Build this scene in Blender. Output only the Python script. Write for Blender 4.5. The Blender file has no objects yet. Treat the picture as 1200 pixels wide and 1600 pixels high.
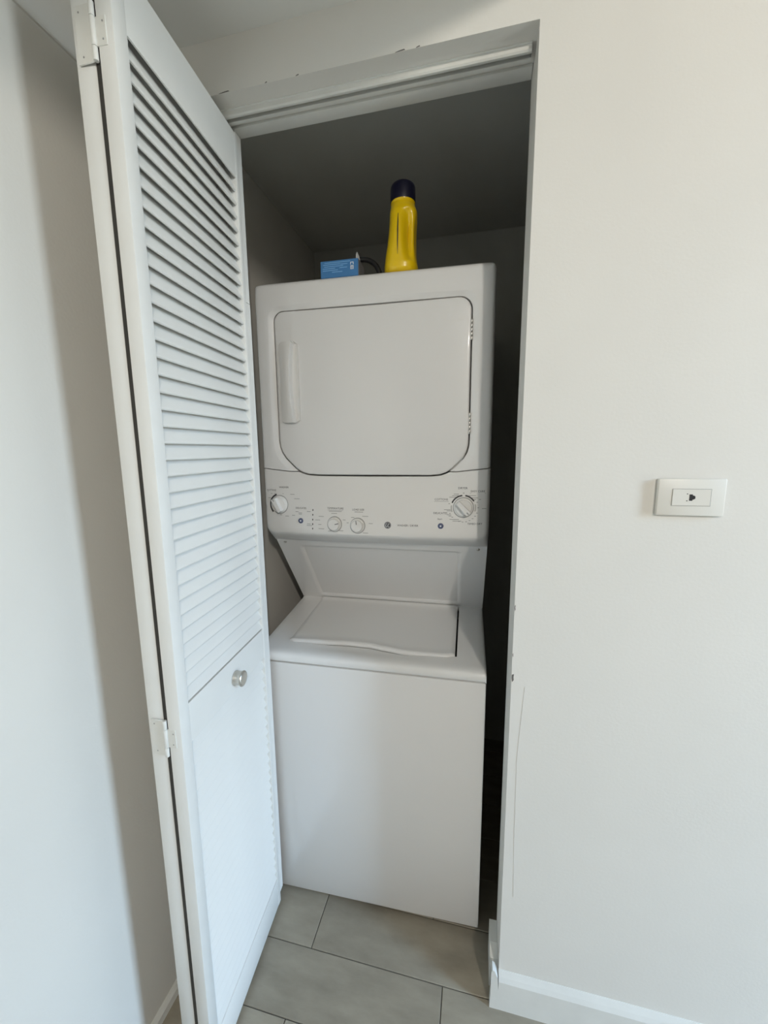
import bpy, bmesh, math, random
from mathutils import Vector, Matrix
random.seed(4)
S = bpy.context.scene
COL = S.collection
PI = math.pi

# ------------------------------------------------------------------ camera
CF, CX, CY, CZ = 625.03, -0.0895, -0.8895, 1.4477
YAW, PITCH, ROLL = 0.2282, -0.1544, -0.0089
cam = bpy.data.cameras.new('camera')
cam.sensor_fit = 'HORIZONTAL'; cam.sensor_width = 36.0
cam.lens = 36.0 * CF / 1200.0
cam.clip_start = 0.02
camo = bpy.data.objects.new('camera', cam); COL.objects.link(camo)
f = Vector((-math.sin(YAW)*math.cos(PITCH), math.cos(YAW)*math.cos(PITCH), math.sin(PITCH)))
r = Vector((math.cos(YAW), math.sin(YAW), 0)); u = r.cross(f)
r2 = r*math.cos(ROLL) + u*math.sin(ROLL); u2 = u*math.cos(ROLL) - r*math.sin(ROLL)
camo.matrix_world = Matrix(((r2.x, u2.x, -f.x, CX), (r2.y, u2.y, -f.y, CY), (r2.z, u2.z, -f.z, CZ), (0, 0, 0, 1)))
S.camera = camo

# ------------------------------------------------------------------ world, lights, exposure
S.view_settings.view_transform = 'Standard'; S.view_settings.look = 'None'
S.view_settings.gamma = 1.0; S.view_settings.use_curve_mapping = False
S.view_settings.exposure = -0.22
W = bpy.data.worlds.new('sky'); S.world = W; W.use_nodes = True
nt = W.node_tree; nt.nodes.clear()
wo = nt.nodes.new('ShaderNodeOutputWorld'); bg = nt.nodes.new('ShaderNodeBackground')
tc = nt.nodes.new('ShaderNodeTexCoord'); sx = nt.nodes.new('ShaderNodeSeparateXYZ')
mr = nt.nodes.new('ShaderNodeMapRange'); cr = nt.nodes.new('ShaderNodeValToRGB')
nt.links.new(tc.outputs['Generated'], sx.inputs[0]); nt.links.new(sx.outputs['Z'], mr.inputs['Value'])
mr.inputs['From Min'].default_value = -0.35; mr.inputs['From Max'].default_value = 0.35
cr.color_ramp.elements[0].position = 0.42; cr.color_ramp.elements[0].color = (0.20, 0.20, 0.18, 1)      # ground and lower facades
cr.color_ramp.elements[1].position = 0.62; cr.color_ramp.elements[1].color = (0.75, 0.89, 1.0, 1)       # bright horizon
el = cr.color_ramp.elements.new(1.0); el.color = (0.40, 0.67, 1.0, 1)
nt.links.new(mr.outputs[0], cr.inputs[0]); nt.links.new(cr.outputs[0], bg.inputs['Color'])
bg.inputs['Strength'].default_value = 36.0
nt.links.new(bg.outputs[0], wo.inputs[0])

WX = 2.60                                   # wall with the window, right of the picture
WY0, WY1, WZ0, WZ1 = -1.16, -0.60, 0.10, 2.80
pl = bpy.data.lights.new('window_daylight', 'AREA'); pl.shape = 'RECTANGLE'
pl.size = WZ1-WZ0; pl.size_y = WY1-WY0
pl.cycles.is_portal = True
po = bpy.data.objects.new('window_daylight', pl); COL.objects.link(po)
po.location = (WX+0.02, (WY0+WY1)/2, (WZ0+WZ1)/2); po.rotation_euler = (0, PI/2, 0)

lp = bpy.data.lights.new('room_lamp', 'POINT'); lp.energy = 138; lp.color = (1.0, 0.935, 0.84); lp.shadow_soft_size = 0.05
lo = bpy.data.objects.new('room_lamp', lp); COL.objects.link(lo); lo.location = (0.96, -2.75, 2.515)

# ------------------------------------------------------------------ materials
def mat(name, color, rough=0.5, metal=0.0, coat=0.0, noise=0.0, nscale=8.0, bump=0.0, bscale=200.0, stretch=None, spec=0.5):
    m = bpy.data.materials.new(name); m.use_nodes = True
    t = m.node_tree; b = t.nodes['Principled BSDF']
    b.inputs['Base Color'].default_value = (*color, 1); b.inputs['Roughness'].default_value = rough
    b.inputs['Metallic'].default_value = metal; b.inputs['Coat Weight'].default_value = coat
    b.inputs['Coat Roughness'].default_value = 0.12
    b.inputs['Specular IOR Level'].default_value = spec
    co = t.nodes.new('ShaderNodeTexCoord'); out = co.outputs['Object']
    if stretch:
        mp = t.nodes.new('ShaderNodeMapping'); mp.inputs['Scale'].default_value = stretch
        t.links.new(out, mp.inputs[0]); out = mp.outputs[0]
    if noise > 0:
        n = t.nodes.new('ShaderNodeTexNoise'); n.inputs['Scale'].default_value = nscale; n.inputs['Detail'].default_value = 5
        t.links.new(out, n.inputs['Vector'])
        h = t.nodes.new('ShaderNodeMapRange'); h.inputs['From Min'].default_value = 0.3; h.inputs['From Max'].default_value = 0.7
        h.inputs['To Min'].default_value = 1-noise; h.inputs['To Max'].default_value = 1+noise*0.4
        t.links.new(n.outputs['Fac'], h.inputs['Value'])
        mx = t.nodes.new('ShaderNodeVectorMath'); mx.operation = 'SCALE'; mx.inputs[0].default_value = color
        t.links.new(h.outputs[0], mx.inputs['Scale']); t.links.new(mx.outputs[0], b.inputs['Base Color'])
    if bump > 0:
        n2 = t.nodes.new('ShaderNodeTexNoise'); n2.inputs['Scale'].default_value = bscale; n2.inputs['Detail'].default_value = 3
        t.links.new(out, n2.inputs['Vector'])
        bp = t.nodes.new('ShaderNodeBump'); bp.inputs['Strength'].default_value = bump; bp.inputs['Distance'].default_value = 0.002
        t.links.new(n2.outputs['Fac'], bp.inputs['Height']); t.links.new(bp.outputs[0], b.inputs['Normal'])
    return m

M_wall = mat('wall_paint', (0.74, 0.72, 0.67), 0.65, noise=0.03, nscale=2.5, bump=0.12, bscale=160)
M_ceil = mat('ceiling_paint', (0.70, 0.69, 0.65), 0.8, noise=0.03, nscale=2.0, bump=0.12, bscale=120)
M_closet = mat('closet_shade_tone', (0.53, 0.53, 0.49), 0.75, noise=0.06, nscale=3.0, bump=0.12, bscale=120)  # wall paint darkened in colour for the closet's shade
M_trim = mat('trim_paint', (0.74, 0.74, 0.70), 0.4, noise=0.05, nscale=14, bump=0.10, bscale=90)
M_door = mat('door_paint', (0.79, 0.79, 0.76), 0.38, noise=0.03, nscale=9, bump=0.08, bscale=110)
M_enamel = mat('white_enamel', (0.77, 0.768, 0.76), 0.33, coat=0.5, noise=0.015, nscale=3)
M_enamel.node_tree.nodes['Principled BSDF'].inputs['Coat Roughness'].default_value = 0.05
M_plastic = mat('white_plastic', (0.77, 0.762, 0.745), 0.36, coat=0.15, noise=0.012, nscale=5)
M_dark = mat('gap_shade_dark', (0.02, 0.02, 0.02), 0.7, noise=0.1)
M_black = mat('black_print', (0.035, 0.035, 0.04), 0.5, noise=0.05)
M_grey = mat('grey_print', (0.33, 0.33, 0.32), 0.5, noise=0.05)
M_navy = mat('navy_print', (0.09, 0.11, 0.20), 0.45, noise=0.05)
M_white = mat('white_print', (0.80, 0.82, 0.84), 0.5, noise=0.02)
M_steel = mat('brushed_steel', (0.62, 0.61, 0.58), 0.32, metal=1.0, noise=0.05, nscale=60)
M_knob = mat('satin_nickel', (0.62, 0.60, 0.55), 0.34, metal=0.85, noise=0.04, nscale=40)
M_yellow = mat('yellow_plastic', (0.85, 0.58, 0.004), 0.30, coat=0.3, noise=0.04, nscale=12)
M_cap = mat('navy_cap_plastic', (0.005, 0.005, 0.022), 0.4, noise=0.05)
M_blue = mat('blue_carton', (0.05, 0.20, 0.46), 0.5, noise=0.05, nscale=20)
M_carton = mat('carton_inside', (0.17, 0.17, 0.19), 0.7, noise=0.08, nscale=20)
M_flap = mat('grey_carton', (0.42, 0.43, 0.43), 0.6, noise=0.06, nscale=20)
M_lightblue = mat('pale_blue_print', (0.22, 0.48, 0.80), 0.5, noise=0.03)
M_rubber = mat('black_rubber', (0.012, 0.012, 0.013), 0.5, noise=0.05)
M_grout = mat('grout', (0.10, 0.095, 0.085), 0.9, noise=0.2, nscale=40, bump=0.2)
M_far = mat('far_room_paint', (0.20, 0.19, 0.18), 0.7, noise=0.05)  # unseen room surfaces, coloured dark to cut bounced light
M_glass = mat('window_frame_paint', (0.75, 0.75, 0.74), 0.4, noise=0.02)

def tile_mat():
    m = mat('porcelain_tile', (0.36, 0.335, 0.275), 0.42)
    t = m.node_tree; b = t.nodes['Principled BSDF']
    co = t.nodes.new('ShaderNodeNewGeometry'); oi = t.nodes.new('ShaderNodeObjectInfo')
    mp = t.nodes.new('ShaderNodeMapping'); mp.inputs['Scale'].default_value = (2.2, 6.0, 4.0)
    t.links.new(co.outputs['Position'], mp.inputs[0])
    n = t.nodes.new('ShaderNodeTexNoise'); n.inputs['Scale'].default_value = 2.6; n.inputs['Detail'].default_value = 7; n.inputs['Roughness'].default_value = 0.6
    n.noise_dimensions = '4D'
    t.links.new(mp.outputs[0], n.inputs['Vector'])
    mw = t.nodes.new('ShaderNodeMath'); mw.operation = 'MULTIPLY'; mw.inputs[1].default_value = 20
    t.links.new(oi.outputs['Random'], mw.inputs[0]); t.links.new(mw.outputs[0], n.inputs['W'])
    r_ = t.nodes.new('ShaderNodeValToRGB')
    r_.color_ramp.elements[0].position = 0.3; r_.color_ramp.elements[0].color = (0.245, 0.218, 0.170, 1)
    r_.color_ramp.elements[1].position = 0.72; r_.color_ramp.elements[1].color = (0.385, 0.345, 0.270, 1)
    t.links.new(n.outputs['Fac'], r_.inputs[0])
    hs = t.nodes.new('ShaderNodeHueSaturation')
    vr = t.nodes.new('ShaderNodeMapRange'); vr.inputs['To Min'].default_value = 0.9; vr.inputs['To Max'].default_value = 1.06
    t.links.new(oi.outputs['Random'], vr.inputs['Value']); t.links.new(vr.outputs[0], hs.inputs['Value'])
    t.links.new(r_.outputs[0], hs.inputs['Color']); t.links.new(hs.outputs[0], b.inputs['Base Color'])
    n3 = t.nodes.new('ShaderNodeTexNoise'); n3.inputs['Scale'].default_value = 60
    t.links.new(co.outputs['Position'], n3.inputs['Vector'])
    bp = t.nodes.new('ShaderNodeBump'); bp.inputs['Strength'].default_value = 0.08; bp.inputs['Distance'].default_value = 0.002
    t.links.new(n3.outputs['Fac'], bp.inputs['Height']); t.links.new(bp.outputs[0], b.inputs['Normal'])
    return m
M_tile = tile_mat()

# ------------------------------------------------------------------ helpers
def obj(name, bm, m, parent=None, smooth=None, loc=None):
    """link a bmesh as ONE mesh object; smooth = auto-smooth angle in degrees"""
    bmesh.ops.recalc_face_normals(bm, faces=bm.faces[:])
    me = bpy.data.meshes.new(name); bm.to_mesh(me); bm.free()
    me.materials.append(m)
    o = bpy.data.objects.new(name, me); COL.objects.link(o)
    if parent: o.parent = parent
    if loc: o.location = loc
    if smooth is not None:
        for p in me.polygons: p.use_smooth = True
        me.set_sharp_from_angle(angle=math.radians(smooth))
    return o

def thing(name, label, cat, loc=(0, 0, 0), rotz=0, group=None):
    o = bpy.data.objects.new(name, None); COL.objects.link(o)
    o.location = loc; o.rotation_euler = (0, 0, rotz); o.empty_display_size = 0.05
    o['label'] = label; o['category'] = cat
    if group: o['group'] = group
    return o

def struct(o, label=None):
    o['kind'] = 'structure'
    if label: o['label'] = label
    return o

def box(bm, x0, x1, y0, y1, z0, z1, bev=0.0, seg=2):
    vs = [bm.verts.new((x, y, z)) for z in (z0, z1) for y in (y0, y1) for x in (x0, x1)]
    fs = [bm.faces.new([vs[i] for i in q]) for q in ((0, 2, 3, 1), (4, 5, 7, 6), (0, 1, 5, 4), (2, 6, 7, 3), (0, 4, 6, 2), (1, 3, 7, 5))]
    if bev > 0:
        es = list({e for q in fs for e in q.edges})
        bmesh.ops.bevel(bm, geom=es, offset=bev, segments=seg, affect='EDGES', profile=0.5)
    return vs

def prism(bm, pts, axis, a0, a1):
    """extrude a closed 2-D outline; axis 'x': pts are (y,z); 'y': (x,z); 'z': (x,y)"""
    def P(p, a): return {'x': (a, p[0], p[1]), 'y': (p[0], a, p[1]), 'z': (p[0], p[1], a)}[axis]
    A = [bm.verts.new(P(p, a0)) for p in pts]; B = [bm.verts.new(P(p, a1)) for p in pts]
    n = len(pts)
    bm.faces.new(A); bm.faces.new(B)
    for i in range(n): bm.faces.new((A[i], A[(i+1) % n], B[(i+1) % n], B[i]))

def cyl(bm, c, axis, prof, n=24):
    """lathe: prof = list of (radius, distance along axis) from c"""
    ax = Vector(axis).normalized(); t = ax.orthogonal().normalized(); q = ax.cross(t); c = Vector(c)
    rings = []
    for rad, d in prof:
        if rad < 1e-6: rings.append([bm.verts.new(c+ax*d)]); continue
        rings.append([bm.verts.new(c+ax*d+(t*math.cos(2*PI*k/n)+q*math.sin(2*PI*k/n))*rad) for k in range(n)])
    for A, B in zip(rings, rings[1:]):
        for k in range(n):
            if len(A) == 1 and len(B) == 1: continue
            if len(A) == 1: bm.faces.new((A[0], B[k], B[(k+1) % n]))
            elif len(B) == 1: bm.faces.new((A[k], A[(k+1) % n], B[0]))
            else: bm.faces.new((A[k], A[(k+1) % n], B[(k+1) % n], B[k]))
    for R, in ((rings[0],), (rings[-1],)):
        if len(R) > 2: bm.faces.new(R)

def tube(bm, pts, rad, n=8):
    pts = [Vector(p) for p in pts]; rings = []
    for i, p in enumerate(pts):
        d = (pts[min(i+1, len(pts)-1)]-pts[max(i-1, 0)]).normalized()
        t = d.cross(Vector((0.13, 0.2, 0.97))).normalized(); q = d.cross(t)
        rr = rad[i] if isinstance(rad, (list, tuple)) else rad
        rings.append([bm.verts.new(p+(t*math.cos(2*PI*k/n)+q*math.sin(2*PI*k/n))*rr) for k in range(n)])
    for A, B in zip(rings, rings[1:]):
        for k in range(n): bm.faces.new((A[k], A[(k+1) % n], B[(k+1) % n], B[k]))
    bm.faces.new(rings[0]); bm.faces.new(rings[-1])

def grid(bm, rows):
    V = [[bm.verts.new(p) for p in rw] for rw in rows]
    for A, B in zip(V, V[1:]):
        for i in range(len(A)-1): bm.faces.new((A[i], A[i+1], B[i+1], B[i]))
    return V

def loops(bm, Ls, cap0=False, cap1=False):
    V = [[bm.verts.new(p) for p in L] for L in Ls]; n = len(V[0])
    for A, B in zip(V, V[1:]):
        for k in range(n): bm.faces.new((A[k], A[(k+1) % n], B[(k+1) % n], B[k]))
    if cap0: bm.faces.new(V[0])
    if cap1: bm.faces.new(V[-1])
    return V

def smoothstep(t):
    t = max(0.0, min(1.0, t)); return t*t*(3-2*t)

# ------------------------------------------------------------------ the setting
XL = -0.85          # left wall, runs on into the closet
HL = 2.2104         # opening height
WT = 0.118          # front wall thickness
HC = 2.313          # hall ceiling
YB, XR2 = -3.6, WX  # back and right of the room
RC = 2.95           # room ceiling
CB, CR, CC = 1.0, 0.14, 2.35   # closet back, right, ceiling

bm = bmesh.new(); box(bm, XL-0.1, XR2+0.1, YB-0.1, CB+0.1, -0.14, -0.004)
floor = struct(obj('floor', bm, M_grout), 'floor of long beige stone-look tiles with dark grout joints')
# plank tiles 610 x 152 mm, rows along x, joints staggered as in the photograph
g = 0.0022
def tile(x0, x1, y0, y1):
    x0, x1, y0, y1 = max(x0, XL), min(x1, XR2), max(y0, YB), min(y1, CB)
    if x1-x0 < 0.02 or y1-y0 < 0.02: return
    b = bmesh.new()
    cx, cy = (x0+x1)/2, (y0+y1)/2; hx, hy = (x1-x0)/2, (y1-y0)/2
    e = 0.0012
    loops(b, [[(-hx, -hy, -0.012), (hx, -hy, -0.012), (hx, hy, -0.012), (-hx, hy, -0.012)],
              [(-hx, -hy, -e), (hx, -hy, -e), (hx, hy, -e), (-hx, hy, -e)],
              [(-hx+e, -hy+e, 0), (hx-e, -hy+e, 0), (hx-e, hy-e, 0), (-hx+e, hy-e, 0)]], True, True)
    obj('tile', b, M_tile, floor, loc=(cx, cy, 0))
offs = {0: -0.528, -1: -0.1445, -2: -0.534}
for row in range(-24, 7):
    y0 = 0.001 + row*0.1525
    off = offs.get(row, (-0.528, -0.1445)[row % 2] + random.uniform(-0.05, 0.05))
    wide = row > -9           # nearer rows: every plank; the rest of the room lies behind the camera
    k0 = -1 if wide else -1
    for k in range(-1, 6):
        tile(off+k*0.61+g/2, off+(k+1)*0.61-g/2, y0+g/2, y0+0.1525-g/2)

def wall(name, b, label, m=M_wall):
    return struct(obj(name, b, m), label)
# front wall with the closet opening, plain outline with a notch
bm = bmesh.new()
gx = [XL, -0.775, 0.0, XR2]; gz = [0.0, HL, RC]
for y in (0.0, WT):
    gv = [[bm.verts.new((x, y, z)) for x in gx] for z in gz]
    for j in range(2):
        for i in range(3):
            if not (i == 1 and j == 0): bm.faces.new((gv[j][i], gv[j][i+1], gv[j+1][i+1], gv[j+1][i]))
bm.edges.ensure_lookup_table()
bed = [e for e in bm.edges if len(e.link_faces) == 1]
bmesh.ops.bridge_loops(bm, edges=[e for e in bed])
wall_front = wall('wall_front', bm, 'white painted wall with the closet opening and the phone jack')
# corner bead crack and paint chips on the opening's right edge
b = bmesh.new(); tube(b, [(0.0300, -0.0001, 0.91), (0.0235, -0.0001, 0.80), (0.0200, -0.0001, 0.72), (0.0225, -0.0001, 0.5), (0.0270, -0.0001, 0.34)], 0.0005, 5)
obj('hairline_crack', b, mat('crack_grey', (0.6, 0.585, 0.55), 0.8, noise=0.05), wall_front)
M_chip = mat('chipped_plaster', (0.16, 0.15, 0.14), 0.9, noise=0.2, nscale=60)
for zc, h, x_ in ((0.929, 0.010, 0.004), (1.097, 0.007, 0.0012), (0.985, 0.004, 0.001)):
    b = bmesh.new()
    pts = [(0.0006+x_*0.6*random.uniform(0.4, 1), zc-h), (x_+0.0012, zc-h*0.4), (x_+0.0004, zc+h*0.2), (x_+0.0012, zc+h), (0.0006, zc+h*0.8), (0.0002, zc)]
    prism(b, pts, 'y', -0.0004, 0.001); obj('paint_chip', b, M_chip, wall_front)
# short paint cracks along the lintel's lower edge
for x0, w in ((-0.266, 0.020), (-0.655, 0.026), (-0.475, 0.007), (-0.225, 0.008), (-0.545, 0.005)):
    b = bmesh.new()
    prism(b, [(x0, HL+0.0002), (x0+w*0.5, HL+0.0006), (x0+w, HL+0.0012), (x0+w*0.9, HL+0.0030), (x0+w*0.45, HL+0.0022), (x0+w*0.1, HL+0.0010)], 'y', -0.0004, 0.001)
    obj('paint_chip', b, M_chip, wall_front)

bm = bmesh.new(); box(bm, XL-0.1, XL, YB, CB, 0, RC); wall('wall_left', bm, 'white wall on the left, daylit at the edge and shaded behind the folded door')
bm = bmesh.new(); box(bm, XL-0.1, XR2+0.1, YB-0.1, YB, 0, RC); wall('wall_back', bm, 'wall of the room behind the viewpoint', M_far)
bm = bmesh.new()
for q in ((YB, WY0, 0, RC), (WY1, 0, 0, RC), (WY0, WY1, 0, WZ0), (WY0, WY1, WZ1, RC)): box(bm, XR2, XR2+0.1, *q)
wall('wall_right', bm, 'wall with a tall window, far right outside the picture', M_far)
bm = bmesh.new()
w_ = 0.04
for q in ((WY0, WY0+w_, WZ0, WZ1), (WY1-w_, WY1, WZ0, WZ1), (WY0+w_, WY1-w_, WZ0, WZ0+w_), (WY0+w_, WY1-w_, WZ1-w_, WZ1)): box(bm, XR2+0.03, XR2+0.07, *q)
struct(obj('window_1', bm, M_glass), 'white frame of the tall window in the right wall')
bm = bmesh.new(); box(bm, XL-0.1, 0.16, YB, 0, HC, RC+0.1); struct(obj('ceiling', bm, M_ceil), 'low white hall ceiling over the closet door')
bm = bmesh.new(); box(bm, 0.16, XR2+0.1, YB, 0.0, RC, RC+0.1); struct(obj('ceiling_room', bm, M_far), 'higher ceiling of the room to the right')
bm = bmesh.new(); prism(bm, [(XL-0.004, 2.178), (XL+0.0035, 2.1795), (XL+0.0045, 2.182), (XL+0.0045, HC), (XL-0.004, HC)], 'y', -1.6, -0.0005)
struct(obj('trim_1', bm, M_wall), 'plaster band with a shadow line along the top of the left wall')
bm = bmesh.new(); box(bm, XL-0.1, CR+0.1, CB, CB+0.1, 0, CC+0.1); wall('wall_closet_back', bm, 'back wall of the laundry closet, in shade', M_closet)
bm = bmesh.new(); box(bm, CR, CR+0.1, WT, CB, 0, CC+0.1); wall('wall_closet_right', bm, 'right side wall of the laundry closet, in deep shade', mat('closet_shade_black', (0.05, 0.05, 0.047), 0.8, noise=0.1))  # near-black colour stands in for the deep shade on this wall
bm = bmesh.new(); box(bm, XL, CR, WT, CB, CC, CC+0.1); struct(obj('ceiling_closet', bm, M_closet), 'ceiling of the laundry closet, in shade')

# baseboards
def base_prof(d, h): return [(0, 0), (-d, 0), (-d, h-0.014), (-d*0.62, h-0.004), (0, h)]
bm = bmesh.new()
prof = [(0.0, 0.0), (-0.014, 0.0), (-0.014, 0.088), (-0.009, 0.098), (-0.0015, 0.110), (0.0, 0.110)]
prism(bm, prof, 'x', -0.0005, XR2)
struct(obj('baseboard_front', bm, M_trim), 'white painted baseboard at the foot of the right wall')
bm = bmesh.new()     # lumpy painted end cap wrapping the corner into the opening
pts = [(-0.0215, 0.0), (-0.0205, 0.030), (-0.0195, 0.075), (-0.0195, 0.112), (-0.0165, 0.121), (-0.0105, 0.118), (-0.003, 0.100), (-0.0005, 0.062), (-0.0005, 0.0)]
prism(bm, pts, 'y', -0.0142, 0.006)
bmesh.ops.triangulate(bm, faces=[q for q in bm.faces if len(q.verts) > 4])
struct(obj('baseboard_corner', bm, M_trim), 'lumpy painted baseboard end at the corner of the opening')
bm = bmesh.new()
pts = [(0.020, 0.030), (0.030, 0.0), (WT-0.004, 0.0), (WT-0.004, 0.105), (0.060, 0.105), (0.034, 0.088), (0.024, 0.060)]
prism(bm, pts, 'x', -0.021, -0.0003)
bmesh.ops.triangulate(bm, faces=[q for q in bm.faces if len(q.verts) > 4])
struct(obj('baseboard_jamb', bm, M_trim), 'short rough baseboard piece inside the opening, right side')
bm = bmesh.new(); prism(bm, [(XL, 0), (XL+0.012, 0), (XL+0.012, 0.022), (XL+0.006, 0.028), (XL, 0.030)], 'y', YB, -0.002)
struct(obj('baseboard_left', bm, M_trim), 'white baseboard at the foot of the left wall')

# ------------------------------------------------------------------ folded louvred door
door = thing('door_1', 'white louvred bifold door folded open at the left of the closet', 'door', (-0.69, -0.10, 0))
door['kind'] = 'structure'
del door['category']
DL = Vector(door.location)
LW = 0.383; TH = 0.0276
ZB, ZT = 0.0175, 2.1915
MR0, MR1 = 0.864, 0.9498          # middle rail
LS0, LS1 = 0.030, 0.367           # louvre opening along the leaf
ZLO, ZHI = 0.113, 2.0915
def make_leaf(p0, p1, th, flip):
    """leaf frame in local coords: x along the leaf from hinge end, y = 0 visible face, going -th inward"""
    a = Vector((p0[0], p0[1], 0)); d = Vector((p1[0]-p0[0], p1[1]-p0[1], 0)); ang = math.atan2(d.y, d.x)
    b = bmesh.new()
    s = 1 if flip else -1
    # after rotation the local -y side must face the viewer's right: visible face at local y=0
    ya, yb = (0, th) if not flip else (-th, 0)
    bev = 0.0016
    box(b, 0, LS0, ya, yb, ZB, ZT, bev)
    box(b, LS1, LW, ya, yb, ZB, ZT, bev)
    sh = 0.0009
    box(b, LS0-0.0005, LS1+0.0005, ya+sh, yb-sh, ZB, ZLO-0.001, 0.0012)
    fr, bk = (ya+sh, yb-sh) if not flip else (yb-sh, ya+sh)
    fr2 = fr+(0.003 if not flip else -0.003)
    for z0, z1 in ((MR0, MR1), (ZHI, ZT)):      # undercut at the slope of the slats
        prism(b, [(fr, z0), (fr2, z0), (bk, z0+0.048), (bk, z1-0.0006), (fr, z1-0.0006)] if not flip else [(fr, z0), (fr, z1-0.0006), (bk, z1-0.0006), (bk, z0+0.048), (fr2, z0)], 'x', LS0-0.0005, LS1+0.0005)
    o = obj('leaf', b, M_door, door, smooth=40)
    o.location = a-DL; o.rotation_euler = (0, 0, ang)
    return o
def slat_mesh(th, flip):
    b = bmesh.new(); sg = 1 if not flip else -1
    # section: slopes down toward the visible face
    c = [(0.0032, 0.0000), (0.0016, 0.0020), (0.0020, 0.0040), (0.0190, 0.0370), (0.0210, 0.0380), (0.0240, 0.0365), (0.0240, 0.0345), (0.0075, 0.0015), (0.0055, 0.0)]
    prism(b, [(sg*y, z) for y, z in c], 'x', LS0-0.002, LS1+0.002)
    bmesh.ops.recalc_face_normals(b, faces=b.faces[:])
    me = bpy.data.meshes.new('slat'); b.to_mesh(me); b.free(); me.materials.append(M_door)
    return me
def fill_slats(leaf, flip):
    me = slat_mesh(TH, flip)
    zs = [0.949+0.003+0.03*k for k in range(38)] + [0.112+0.003+0.03*k for k in range(25)]
    for z in zs:
        o = bpy.data.objects.new('slat', me); COL.objects.link(o); o.parent = leaf
        o.location = (0, 0, z); o.rotation_euler = (random.uniform(-0.006, 0.006), random.uniform(-0.0008, 0.0008), 0)
# leaf with the knob: visible face looks to the right
leafB = make_leaf((-0.6366, -0.2948), (-0.6680, 0.0820), TH, False)
fill_slats(leafB, False)
# leaf against the wall
leafA = make_leaf((-0.7085, -0.2965), (-0.7390, 0.0820), 0.0340, True)
# added dark strip, painted as the shade in the joint between the folded leaves
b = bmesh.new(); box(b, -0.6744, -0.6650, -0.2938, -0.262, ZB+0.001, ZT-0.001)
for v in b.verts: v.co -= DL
obj('joint_shade_strip', b, mat('joint_shade_dark', (0.045, 0.042, 0.036), 0.8, noise=0.2, nscale=30), door)
fill_slats(leafA, True)
# two-piece strip down the free edge of the knob leaf
for z0, z1, dx in ((0.036, 1.822, 0.0), (1.8235, 2.203, -0.0012)):
    b = bmesh.new(); 
    pts = [(LW-0.001, 0.0050), (LW+0.029+dx, 0.0050), (LW+0.031+dx, 0.007), (LW+0.031+dx, 0.022), (LW-0.001, 0.022)]
    prism(b, pts, 'z', z0, z1); obj('edge_strip', b, M_door, leafB)
# knob
b = bmesh.new()
cyl(b, (0.2080, 0, 0.897), (0, -1, 0), [(0.0, 0.0), (0.0175, 0.0), (0.0180, 0.0015), (0.0165, 0.004), (0.0163, 0.012), (0.0170, 0.015), (0.0186, 0.0172), (0.0188, 0.0195), (0.0178, 0.0215), (0.012, 0.0232), (0.0, 0.0240)], 32)
kn = obj('knob', b, M_knob, leafB, smooth=50); kn['label'] = 'round satin metal pull knob'
# hinges across the two hinge-end faces
def hinge(z0, z1):
    zc = (z0+z1)/2; h = z1-z0
    b = bmesh.new()
    y = -0.2966
    xa0, xa1, xb0, xb1 = -0.7010, -0.6735, -0.6640, -0.6475
    box(b, xa0, xa1+0.004, y-0.0022, y, z0, z1, 0.0006, 1)
    box(b, xb0-0.003, xb1, y-0.0010, y+0.0012, zc-h*0.25, zc+h*0.25, 0.0005, 1)
    for k, (ra, rb) in enumerate(((z0, zc-h*0.25-0.0006), (zc-h*0.25, zc+h*0.25), (zc+h*0.25+0.0006, z1))):
        cyl(b, (-0.6690, y-0.0022, ra), (0, 0, 1), [(0.0036, 0), (0.0040, 0.0006), (0.0040, rb-ra-0.0006), (0.0036, rb-ra)], 14)
    for v in b.verts: v.co -= DL
    o = obj('hinge', b, M_trim, door, smooth=40)
    for (sx_, sz) in ((xa0+0.008, zc+h*0.38), (xa0+0.010, zc-h*0.38), (xb1-0.005, zc+h*0.15), (xb1-0.006, zc-h*0.15)):
        b = bmesh.new(); yy = y-0.0022 if sx_ < -0.67 else y-0.0010
        cyl(b, (sx_-DL.x, yy+0.0002-DL.y, sz), (0, -1, 0), [(0.0014, 0), (0.0014, 0.0006), (0, 0.0004)], 10)
        obj('screw', b, M_grey, o)
hinge(0.8535, 0.9305); hinge(2.035, 2.112)
# overhead track
b = bmesh.new()
ty0, ty1, tz = 0.040, 0.066, HL
pts = [(ty0-0.003, tz), (ty0-0.003, tz-0.0015), (ty0, tz-0.002), (ty0+0.001, tz-0.010), (ty0+0.0035, tz-0.0125), (ty0+0.008, tz-0.0125), (ty0+0.008, tz-0.0105),
       (ty0+0.003, tz-0.0095), (ty0+0.003, tz-0.0015), (ty1-0.003, tz-0.0015), (ty1-0.003, tz-0.0095), (ty1-0.008, tz-0.0105), (ty1-0.008, tz-0.0125), (ty1-0.001, tz-0.0125), (ty1, tz-0.0105), (ty1, tz)]
prism(b, pts, 'x', -0.765, -0.008)
bmesh.ops.triangulate(b, faces=[q for q in b.faces if len(q.verts) > 4])
for v in b.verts: v.co -= DL
tr = obj('track', b, M_trim, door); tr['label'] = 'painted overhead door track'
b = bmesh.new(); box(b, -0.775, -0.001, 0.084, WT-0.001, HL-0.006, HL+0.001, 0.002)
for v in b.verts: v.co -= DL
obj('stop_strip', b, M_trim, door, smooth=40)

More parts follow.
